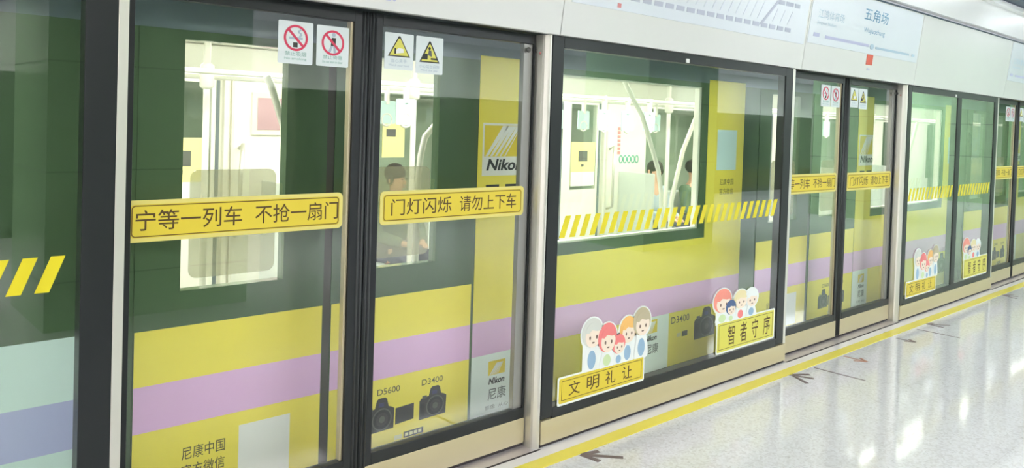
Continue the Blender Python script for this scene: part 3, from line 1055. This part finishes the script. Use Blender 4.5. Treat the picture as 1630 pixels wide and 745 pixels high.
def camera_print(parent, x0, x1, z0, z1, y, screen=None):
    """printed picture of a reflex camera: body, prism hump, lens rings"""
    w_, h = x1 - x0, z1 - z0
    m = MB()
    m.plate([(x0, z0), (x1 - w_ * 0.02, z0 + h * 0.02), (x1, z0 + h * 0.62), (x1 - w_ * 0.10, z0 + h * 0.68), (x0 + w_ * 0.80, z0 + h * 0.72), (x0 + w_ * 0.74, z0 + h * 0.95),
             (x0 + w_ * 0.68, z0 + h), (x0 + w_ * 0.46, z0 + h), (x0 + w_ * 0.40, z0 + h * 0.95), (x0 + w_ * 0.34, z0 + h * 0.72), (x0 + w_ * 0.06, z0 + h * 0.68), (x0, z0 + h * 0.60)], y - 0.0005, y, 0)
    m.plate(rect(x0 + w_ * 0.46, x0 + w_ * 0.64, z0 + h * 0.74, z0 + h * 0.86), y - 0.001, y - 0.0005, 3)
    m.plate(rect(x0 + w_ * 0.10, x0 + w_ * 0.26, z0 + h * 0.66, z0 + h * 0.76), y - 0.001, y - 0.0005, 2)
    cx, cz = x0 + w_ * 0.58, z0 + h * 0.36
    for rad, mi in ((0.33, 2), (0.29, 1), (0.20, 0), (0.10, 2)):
        m.plate(ell(cx, cz, w_ * rad, h * rad), y - 0.0010 - 0.0004 * (0.4 - rad) * 10, y - 0.0005, mi)
    m.plate(rect(x0 + w_ * 0.03, x0 + w_ * 0.20, z0 + h * 0.08, z0 + h * 0.52), y - 0.001, y - 0.0005, 1)
    if screen:
        m.plate([(screen[0], screen[2] + 0.004), (screen[1], screen[2] + 0.010), (screen[1], screen[3]), (screen[0], screen[3] - 0.004)], y - 0.0005, y, 0)
    return m.build('camera_picture', ['print_dark', 'print_darker', 'print_mid', 'print_blue'], parent, 'printed picture of a black reflex camera')


def brand_mark(parent, x0, x1, z0, z1, y, big):
    """yellow square crossed by pale rays, italic maker name below"""
    m = MB()
    if big:
        m.plate(rect(x0, x1, z0, z1), y - 0.0006, y, 0)
        zi = z0 + 0.105
        m.plate(rect(x0 + 0.012, x1 - 0.012, zi, z1 - 0.012), y - 0.0012, y - 0.0006, 1)
    else:
        zi = z0 + 0.05
        m.plate(rect(x0, x1, zi, z1), y - 0.0012, y, 1)
    w_, h = (x1 - x0) * 0.9, z1 - zi - 0.014
    bx = x0 + (x1 - x0) * 0.05
    for k in range(5):
        a = bx + w_ * (0.02 + 0.13 * k)
        t_ = 0.075 - 0.010 * k
        m.plate([(a, zi + 0.002), (a + w_ * t_, zi + 0.002), (min(a + w_ * (0.50 + t_ * 1.6), x1 - 0.014), zi + h), (min(a + w_ * 0.46, x1 - 0.018), zi + h)], y - 0.0018, y - 0.0012, 0)
    glyphs(m, 'Nikon', x0 + (x1 - x0) * (0.10 if big else 0.02), x1 - (x1 - x0) * (0.0 if big else 0.02), z0 + (0.028 if big else 0.0), z0 + (0.092 if big else 0.036), y - 0.0018, 2, 0.03, 0.22)
    return m.build('maker_logo', ['print_white', 'logo_yellow', 'print_darker'], parent, 'yellow maker logo with pale rays')


def make_train_leaf(dx, side):
    x0, x1 = (dx, dx + 0.822) if side == 0 else (dx + 0.862, dx + 1.707)
    wx0, wx1 = (dx + 0.175, dx + 0.622) if side == 0 else (dx + 1.012, dx + 1.458)
    ya, yb = LY, TY + 0.05
    leaf = MB().wall(x0, x1, 0.01, 2.02, ya, yb, [(wx0, wx1, 0.968, 1.984)]).build('train_door', 'train_dark', train, 'dark train door with a tall window')
    MB().box(wx0 - 0.003, wx1 + 0.003, ya + 0.012, ya + 0.02, 0.965, 1.987).build('window_pane', 'car_glass', leaf)
    MB().plate(rrect(wx0 + 0.035, wx1 - 0.04, 1.012, 1.457, 0.035), ya + 0.009, ya + 0.0115).build('window_film', 'film_glass', leaf, 'greyish translucent film with rounded corners')
    f = MB()
    wrap_bands(f, x0 + 0.004, x1 - 0.004, 0.824, PF, LY)
    f.build('foil', WRAP, leaf, 'yellow foil with a purple band')
    y = PF - 0.0004
    if side == 0:
        MB().plate(rect(dx + 0.435, dx + 0.671, 0.10, 0.361), y - 0.0006, y).build('white_card', 'print_white', leaf, 'plain white square card')
        glyphs(MB(), '尼康中国', dx + 0.196, dx + 0.376, 0.270, 0.324, y, 0, 0.004).build('lettering', 'print_text', leaf)
        glyphs(MB(), '官方微信', dx + 0.196, dx + 0.376, 0.198, 0.250, y, 0, 0.004).build('lettering', 'print_text', leaf)
    else:
        glyphs(MB(), 'D5600', dx + 1.130, dx + 1.262, 0.340, 0.371, y, 0, 0.006).build('lettering', 'print_text', leaf)
        glyphs(MB(), 'D3400', dx + 1.396, dx + 1.530, 0.338, 0.369, y, 0, 0.006).build('lettering', 'print_text', leaf)
        camera_print(leaf, dx + 1.060, dx + 1.232, 0.160, 0.325, y, (dx + 1.239, dx + 1.350, 0.172, 0.262))
        camera_print(leaf, dx + 1.384, dx + 1.556, 0.164, 0.322, y)
        m = MB().plate(rect(dx + 1.292, dx + 1.412, 0.096, 0.126), y - 0.0005, y, 0)
        for k in range(4):
            m.plate(rect(dx + 1.300 + 0.027 * k, dx + 1.320 + 0.027 * k, 0.103, 0.119), y - 0.001, y - 0.0005, 1)
        m.plate(rect(dx + 1.236, dx + 1.282, 0.098, 0.120), y - 0.0005, y, 2)
        m.build('caption_tag', ['print_dark', 'print_pale', 'print_pale'], leaf)
    return leaf


for n, dx in enumerate(door_x[1:4]):
    for s in (0, 1):
        make_train_leaf(dx, s)
    MB().box(dx + 0.822, dx + 0.842, LY + 0.004, TY + 0.05, 0.01, 2.02).build('door_seal', 'train_rubber', train)
    MB().box(dx + 0.842, dx + 0.862, LY + 0.004, TY + 0.05, 0.01, 2.02).build('door_seal', 'train_rubber', train)
    # body foil after each door pair: full-height pillar, long low panel with picture windows above, second pillar
    f = MB()
    a, c = dx + 1.727, dx + 2.042
    f.box(a, c, BF, TY, 0.605, 2.045, 0)
    f.box(a, c, BF, TY, 0.420, 0.605, 1)
    f.box(a, c, BF, TY, 0.05, 0.420, 2)
    f.build('pillar_foil', WRAP, train, 'yellow pillar foil with maker logo')
    p = train
    brand_mark(p, dx + 1.757, dx + 2.050, 1.40, 1.686, BF, True)
    m = MB().plate(rect(dx + 1.789, dx + 1.884, 1.335, 1.352), BF - 0.0006, BF, 0).plate(rect(dx + 1.930, dx + 2.035, 1.335, 1.352), BF - 0.0006, BF, 0)
    m.build('printed_bars', 'print_dark', train)
    brand_mark(p, dx + 1.848, dx + 1.970, 0.250, 0.378, BF, False)
    glyphs(MB(), '尼康', dx + 1.850, dx + 1.982, 0.162, 0.228, BF - 0.0006, 0, 0.01).build('lettering', 'print_grey_text', train)
    glyphs(MB(), '影像  从心', dx + 1.832, dx + 2.002, 0.112, 0.136, BF - 0.0006, 0).build('lettering', 'print_grey_text', train)
    f = MB()
    a, c = dx + 2.042, dx + 4.345
    wrap_bands(f, a, c, 0.915, BF, TY, (dx + 3.190, dx + 3.482), 0.05)
    f.box(dx + 3.868, dx + 4.342, BF, TY, 0.915, 2.045, 0)
    f.build('body_foil', WRAP, train, 'yellow body foil with a purple band and a pillar')
    m = MB().plate(rect(dx + 3.990, dx + 4.246, 1.395, 1.690), BF - 0.0006, BF, 0)
    m.build('white_card', 'card_cyan', train, 'plain pale card on the pillar')
    glyphs(MB(), '尼康中国', dx + 4.040, dx + 4.220, 1.285, 1.330, BF - 0.0006, 0).build('lettering', 'print_text', train)
    glyphs(MB(), '官方微信', dx + 4.040, dx + 4.220, 1.215, 1.260, BF - 0.0006, 0).build('lettering', 'print_text', train)
    glyphs(MB(), 'D3400', dx + 3.508, dx + 3.722, 0.340, 0.388, BF - 0.0006, 0, 0.006).build('lettering', 'print_text', train)
    brand_mark(p, dx + 3.216, dx + 3.352, 0.262, 0.402, BF, False)
    m = MB()
    glyphs(m, '尼康', dx + 3.240, dx + 3.372, 0.172, 0.240, BF - 0.0006, 0, 0.01)
    m.build('lettering', 'print_grey_text', train)
    camera_print(p, dx + 3.785, dx + 4.048, 0.186, 0.405, BF)
    MB().plate(rect(dx + 3.640, dx + 3.705, 0.235, 0.272), BF - 0.0006, BF, 0).plate(rect(dx + 3.58, dx + 3.628, 0.240, 0.266), BF - 0.0006, BF, 1).build('caption_tag', ['print_dark', 'print_pale'], train)
    # long saloon window
    wx0, wx1 = dx + 2.052, dx + 3.792
    wf = MB().wall(wx0, wx1, 0.985, 1.985, TY + 0.012, TY + 0.05, [(wx0 + 0.012, wx1 - 0.025, 0.997, 1.977)]).build('saloon_window', 'car_lining', train, 'long window with a white inner frame')
    MB().box(wx0 + 0.002, wx1 - 0.002, TY + 0.004, TY + 0.012, 0.987, 1.983).build('window_pane', 'car_glass', wf)
# the pale wrapped body before the first doors
f = MB()
f.box(-3.2, 0.985, BF, TY, 0.605, 0.842, 0)
f.box(-3.2, 0.985, BF, TY, 0.420, 0.605, 1)
f.box(-3.2, 0.985, BF, TY, 0.02, 0.420, 0)
f.build('pale_foil', ['wrap_cyan', 'wrap_lavender'], train, 'pale blue foil with a lavender band')
# far side of the car: doors and windows
edges = [2.50 + 4.50 * k for k in range(-1, 4)]        # far edge of each far door pair
fh = []
for e in edges:
    fh.append((e - 0.48, e - 0.05, 0.96, 1.93))
    fh.append((e - 1.22, e - 0.80, 0.96, 1.93))
    fh.append((e + 0.87, e + 2.55, 0.86, 1.93))
b = MB()
b.wall(TX0, TX1, 0.0, 2.20, FARY, FARY + 0.06, fh)
b.build('far_lining', 'car_lining', train, 'white far wall of the car')
gp = MB()
for h in fh:
    MB().box(h[0] - 0.004, h[1] + 0.004, FARY + 0.02, FARY + 0.03, h[2] - 0.004, h[3] + 0.004).build('far_window', 'car_glass', train)
for e in edges[1:4]:
    m = MB()
    for x in (e - 0.005, e - 0.64, e - 1.28):
        m.box(x - 0.012, x + 0.012, FARY - 0.012, FARY, 0.02, 1.95)
    m.build('far_door_seam', 'sign_grey', train)
    m = MB()
    m.box(e + 0.03, e + 0.07, FARY - 0.05, FARY, 0.0, 2.0).box(e + 0.10, e + 0.12, FARY - 0.03, FARY, 0.0, 2.0)
    m.build('door_pillar', 'poster_frame', train)
    # adverts on the far door windows, framed map and printed notice on the far wall
    for a in (e - 0.475, e - 1.215):
        ad = MB().box(a, a + 0.40, FARY - 0.008, FARY + 0.0, 1.00, 1.50).build('door_advert', 'poster_yellow', train, 'pale yellow advert on the far door')
        MB().box(a + 0.12, a + 0.27, FARY - 0.010, FARY - 0.008, 1.28, 1.40).box(a + 0.17, a + 0.21, FARY - 0.010, FARY - 0.008, 1.22, 1.25).build('advert_picture', 'print_mid', ad)
        MB().box(a, a + 0.40, FARY - 0.0105, FARY - 0.008, 1.0, 1.16).build('advert_foot', 'print_white', ad)
    MB().tube([(e + 0.17, FARY - 0.02, 1.42), (e + 0.17, FARY - 0.09, 1.46), (e + 0.15, FARY - 0.10, 1.2), (e + 0.15, FARY - 0.10, 0.75), (e + 0.15, FARY - 0.02, 0.72)], 0.016).build('grab_handle', 'steel', train)
e = edges[1]
fr = MB().box(e + 0.27, e + 0.62, FARY - 0.02, FARY, 1.53, 1.87).build('notice_frame', 'poster_frame', train, 'cream framed notice')
MB().box(e + 0.315, e + 0.575, FARY - 0.024, FARY - 0.02, 1.57, 1.83).build('notice', 'poster_pink', fr)
e = edges[2]
m = MB()
for k in range(7):
    m.box(e + 0.33, e + 0.38, FARY - 0.004, FARY, 1.36 + 0.048 * k, 1.395 + 0.048 * k)
m.build('red_notice', 'ink_red', train)
m = MB()
for k in range(5):
    m.ring(ell(e + 0.40 + 0.075 * k, 1.30, 0.036, 0.05, 16), ell(e + 0.40 + 0.075 * k, 1.30, 0.024, 0.036, 16), FARY - 0.004, FARY)
m.build('green_rings', 'ink_green', train)
p = MB().box(4.02, 4.26, FARY - 0.006, FARY + 0.002, 1.34, 1.68).build('window_advert', 'poster_yellow', train, 'pale yellow advert on the far window')
MB().box(4.06, 4.16, FARY - 0.009, FARY - 0.006, 1.53, 1.60).build('advert_picture', 'print_mid', p)

# poles with clamps, long hand rails, seat-end tubes, hanging straps with cards
for k, (px, py) in enumerate(((1.80, 1.70), (3.26, 1.70), (6.22, 1.70), (7.80, 1.70), (10.7, 1.70))):
    m = MB().tube([(px, py, 0.0), (px, py, 2.20)], 0.019, 12)
    m.tube([(px, py, 1.83), (px, py, 1.845), (px, py, 1.965), (px, py, 1.98)], [0.022, 0.040, 0.040, 0.022], 12)
    m.build('grab_pole', 'car_rail', train, 'white pole with a thick clamp')
for y in (1.45, 2.1):
    MB().tube([(TX0 + 0.2, y, 1.92), (TX1 - 0.2, y, 1.92)], 0.016, 8).build('hand_rail', 'car_rail', train)
tubes = [[(4.18, 2.05), (4.27, 1.94), (4.36, 1.84), (4.42, 1.78), (4.50, 1.636), (4.63, 1.39), (4.68, 1.20), (4.68, 0.5)],
         [(5.12, 1.84), (5.06, 1.76), (4.92, 1.526), (4.80, 1.158), (4.78, 0.5)],
         [(1.645, 1.87), (1.67, 1.83), (1.735, 1.642), (1.76, 1.465), (1.765, 0.5)],
         [(2.66, 1.70), (2.56, 1.60), (2.535, 1.50), (2.52, 1.355), (2.52, 0.5)],
         [(9.30, 1.84), (9.22, 1.70), (9.05, 1.40), (9.0, 0.5)]]
for pts in tubes:
    MB().tube([(x, 0.60, z) for x, z in pts], 0.017, 10).build('seat_end_tube', 'car_rail', train, 'curved white tube')
straps = [(3.02, 1.45), (3.30, 2.1), (3.62, 1.45), (5.0, 1.45), (5.11, 2.1), (5.30, 1.45), (5.46, 2.1), (5.60, 1.45), (6.54, 2.1), (6.72, 1.45), (8.9, 1.45), (9.4, 2.1)]
for sx, sy in straps:
    s = MB().box(sx - 0.012, sx + 0.012, sy - 0.018, sy + 0.018, 1.80, 1.94).build('hanging_strap', 'car_rail', train)
    MB().plate(rrect(sx - 0.075, sx + 0.075, 1.655, 1.825, 0.010), sy - 0.006, sy + 0.006).build('strap_card', 'card_cyan', s, 'pale card on the strap')
    MB().tube([(sx + 0.045 * math.cos(a), sy, 1.685 + 0.045 * math.sin(a)) for a in [2 * math.pi * k / 16 for k in range(17)]], 0.009, 6).build('strap_ring', 'car_rail', s)
# benches along the far wall
for e in (edges[1], edges[2], edges[3]):
    x0, x1 = e + 0.40, e + 2.62
    m = MB()
    m.plate([(0, 0)] * 0 or rect(x0, x1, 0.36, 0.43), FARY - 0.50, FARY - 0.02)
    m.plate(rect(x0, x1, 0.43, 0.90), FARY - 0.09, FARY - 0.02)
    sb = m.build('bench_seat', 'car_seat', train, bevel=0.02)
    m = MB().box(x0 - 0.03, x0, FARY - 0.52, FARY, 0.0, 1.16).box(x1, x1 + 0.03, FARY - 0.52, FARY, 0.0, 1.16)
    m.build('seat_screen', 'car_seat', sb, bevel=0.01)

# ------------------------------------------------------------------ passengers seated along the far wall
def skin_mesh(name, joints, bones, mats, parent, sub=2):
    """one continuous surface grown around a skeleton; joints: name -> (x, y, z, r[, ry])"""
    bm = bmesh.new()
    lay = bm.verts.layers.skin.verify()
    vs = {}
    off = base_of(parent)
    for i, (k, j) in enumerate(joints.items()):
        v = bm.verts.new((j[0] - off[0], j[1] - off[1], j[2] - off[2]))
        v[lay].radius = (j[3], j[4] if len(j) > 4 else j[3])
        v[lay].use_root = (i == 0)
        vs[k] = v
    for a, b_ in bones:
        bm.edges.new((vs[a], vs[b_]))
    me = bpy.data.meshes.new(name)
    bm.to_mesh(me)
    bm.free()
    tmp = bpy.data.objects.new(name + '_tmp', me)
    COL.objects.link(tmp)
    sk = tmp.modifiers.new('skin', 'SKIN')
    sk.use_smooth_shade = True
    ss = tmp.modifiers.new('sub', 'SUBSURF')
    ss.levels = ss.render_levels = sub
    dg = bpy.context.evaluated_depsgraph_get()
    dg.update()
    out = bpy.data.meshes.new_from_object(tmp.evaluated_get(dg))
    bpy.data.objects.remove(tmp)
    out.name = name
    out.materials.clear()
    out.materials.append(MATS[mats])
    for p_ in out.polygons:
        p_.use_smooth = True
        p_.material_index = 0
    o = bpy.data.objects.new(name, out)
    COL.objects.link(o)
    o.parent = parent
    return o


def seated_person(x, label, jacket, turn=0.0, lean=0.0):
    """sits on the far bench facing the near side (towards -y); turn swings the head"""
    yb = FARY - 0.20
    t = thing('person', label, 'person', (x, yb, 0), 'seated passengers')
    J = {'pelvis': (x, yb, 0.53, 0.13, 0.10), 'waist': (x, yb - 0.02, 0.68, 0.115, 0.09), 'chest': (x + lean, yb - 0.03, 0.88, 0.125, 0.10),
         'neck': (x + lean, yb - 0.035, 1.02, 0.052), 'jaw': (x + lean + turn * 0.02, yb - 0.055, 1.09, 0.058), 'head': (x + lean + turn * 0.02, yb - 0.06, 1.17, 0.080, 0.090),
         'crown': (x + lean + turn * 0.02, yb - 0.05, 1.225, 0.062)}
    B = [('pelvis', 'waist'), ('waist', 'chest'), ('chest', 'neck'), ('neck', 'jaw'), ('jaw', 'head'), ('head', 'crown')]
    for s, sg in (('l', -1), ('r', 1)):
        J.update({s + 'hip': (x + sg * 0.09, yb - 0.06, 0.51, 0.085), s + 'knee': (x + sg * 0.12, yb - 0.47, 0.50, 0.058), s + 'calf': (x + sg * 0.12, yb - 0.48, 0.32, 0.052),
                  s + 'ankle': (x + sg * 0.12, yb - 0.47, 0.08, 0.036), s + 'toe': (x + sg * 0.13, yb - 0.64, 0.035, 0.034),
                  s + 'shoulder': (x + lean + sg * 0.175, yb - 0.03, 0.93, 0.056), s + 'elbow': (x + lean + sg * 0.235, yb - 0.10, 0.68, 0.042),
                  s + 'wrist': (x + sg * 0.10, yb - 0.33, 0.625, 0.027), s + 'palm': (x + sg * 0.06, yb - 0.39, 0.615, 0.030, 0.018)})
        B += [('pelvis', s + 'hip'), (s + 'hip', s + 'knee'), (s + 'knee', s + 'calf'), (s + 'calf', s + 'ankle'), (s + 'ankle', s + 'toe'),
              ('chest', s + 'shoulder'), (s + 'shoulder', s + 'elbow'), (s + 'elbow', s + 'wrist'), (s + 'wrist', s + 'palm')]
        for k in range(4):
            a = (-0.024 + 0.016 * k)
            L = (0.055, 0.064, 0.060, 0.048)[k]
            px, py = x + sg * 0.055 + a, yb - 0.40
            J[f'{s}f{k}a'] = (px, py - L * 0.6, 0.612, 0.0085)
            J[f'{s}f{k}b'] = (px - sg * 0.008, py - L, 0.594, 0.0075)
            B += [(s + 'palm', f'{s}f{k}a'), (f'{s}f{k}a', f'{s}f{k}b')]
        J[s + 'tha'] = (x + sg * 0.025, yb - 0.375, 0.625, 0.010)
        J[s + 'thb'] = (x + sg * 0.010, yb - 0.415, 0.622, 0.0085)
        B += [(s + 'palm', s + 'tha'), (s + 'tha', s + 'thb')]
    skin_mesh('body', J, B, 'skin', t, 1)
    keep = lambda ks, extra: {k: tuple(J[k][:3]) + tuple(r + extra for r in J[k][3:]) for k in ks}
    jk = ['pelvis', 'waist', 'chest'] + [s + q for s in 'lr' for q in ('shoulder', 'elbow', 'wrist')]
    jb = [b_ for b_ in B if b_[0] in jk and b_[1] in jk]
    o = skin_mesh('jacket', keep(jk, 0.022), jb, jacket, t)
    tk = ['pelvis'] + [s + q for s in 'lr' for q in ('hip', 'knee', 'calf', 'ankle')]
    tb = [b_ for b_ in B if b_[0] in tk and b_[1] in tk]
    skin_mesh('trousers', keep(tk, 0.014), tb, 'trouser_dark', t)
    hx, hy, hz = x + lean + turn * 0.02, yb - 0.06, 1.17
    ca, sa = math.cos(turn), math.sin(turn)

    def fp(dx, dy, dz):      # face coordinates: dy < 0 is forward, turned with the head
        return (hx + dx * ca + dy * sa, hy - dx * sa + dy * ca, hz + dz)
    m = MB()
    m.ball(fp(0, 0.022, 0.045), 0.094, 0.098, 0.088, 18, 12)
    for s in (-1, 1):
        m.ball(fp(s * 0.068, 0.02, 0.0), 0.026, 0.05, 0.06, 10, 8)
    m.build('hair', 'hair_dark', t)
    m = MB()
    for s in (-1, 1):
        m.ball(fp(s * 0.030, -0.086, -0.005), 0.011, 0.007, 0.007, 8, 6, 0)
        m.ball(fp(s * 0.084, 0.01, -0.012), 0.012, 0.020, 0.032, 8, 6, 1)
    m.ball(fp(0, -0.094, -0.035), 0.012, 0.016, 0.020, 8, 6, 1)
    m.ball(fp(0, -0.082, -0.072), 0.022, 0.007, 0.006, 8, 6, 2)
    m.build('face', ['hair_dark', 'skin', 'ink_red'], t)
    m = MB()
    for s in (-1, 1):
        m.ball((x + s * 0.125, yb - 0.56, 0.045), 0.05, 0.13, 0.045, 12, 8)
    m.build('shoes', 'print_darker', t)
    return t


seated_person(8.56, 'seated passenger in a green jacket by the long train window, head turned aside', 'jacket_green', -0.9)
seated_person(7.74, 'seated passenger in a pale blue top beside the green-jacketed passenger', 'jacket_blue', 0.4)
seated_person(4.02, 'seated passenger in green seen dimly behind the yellow banner of the triangle-sign door', 'jacket_green', -0.3)
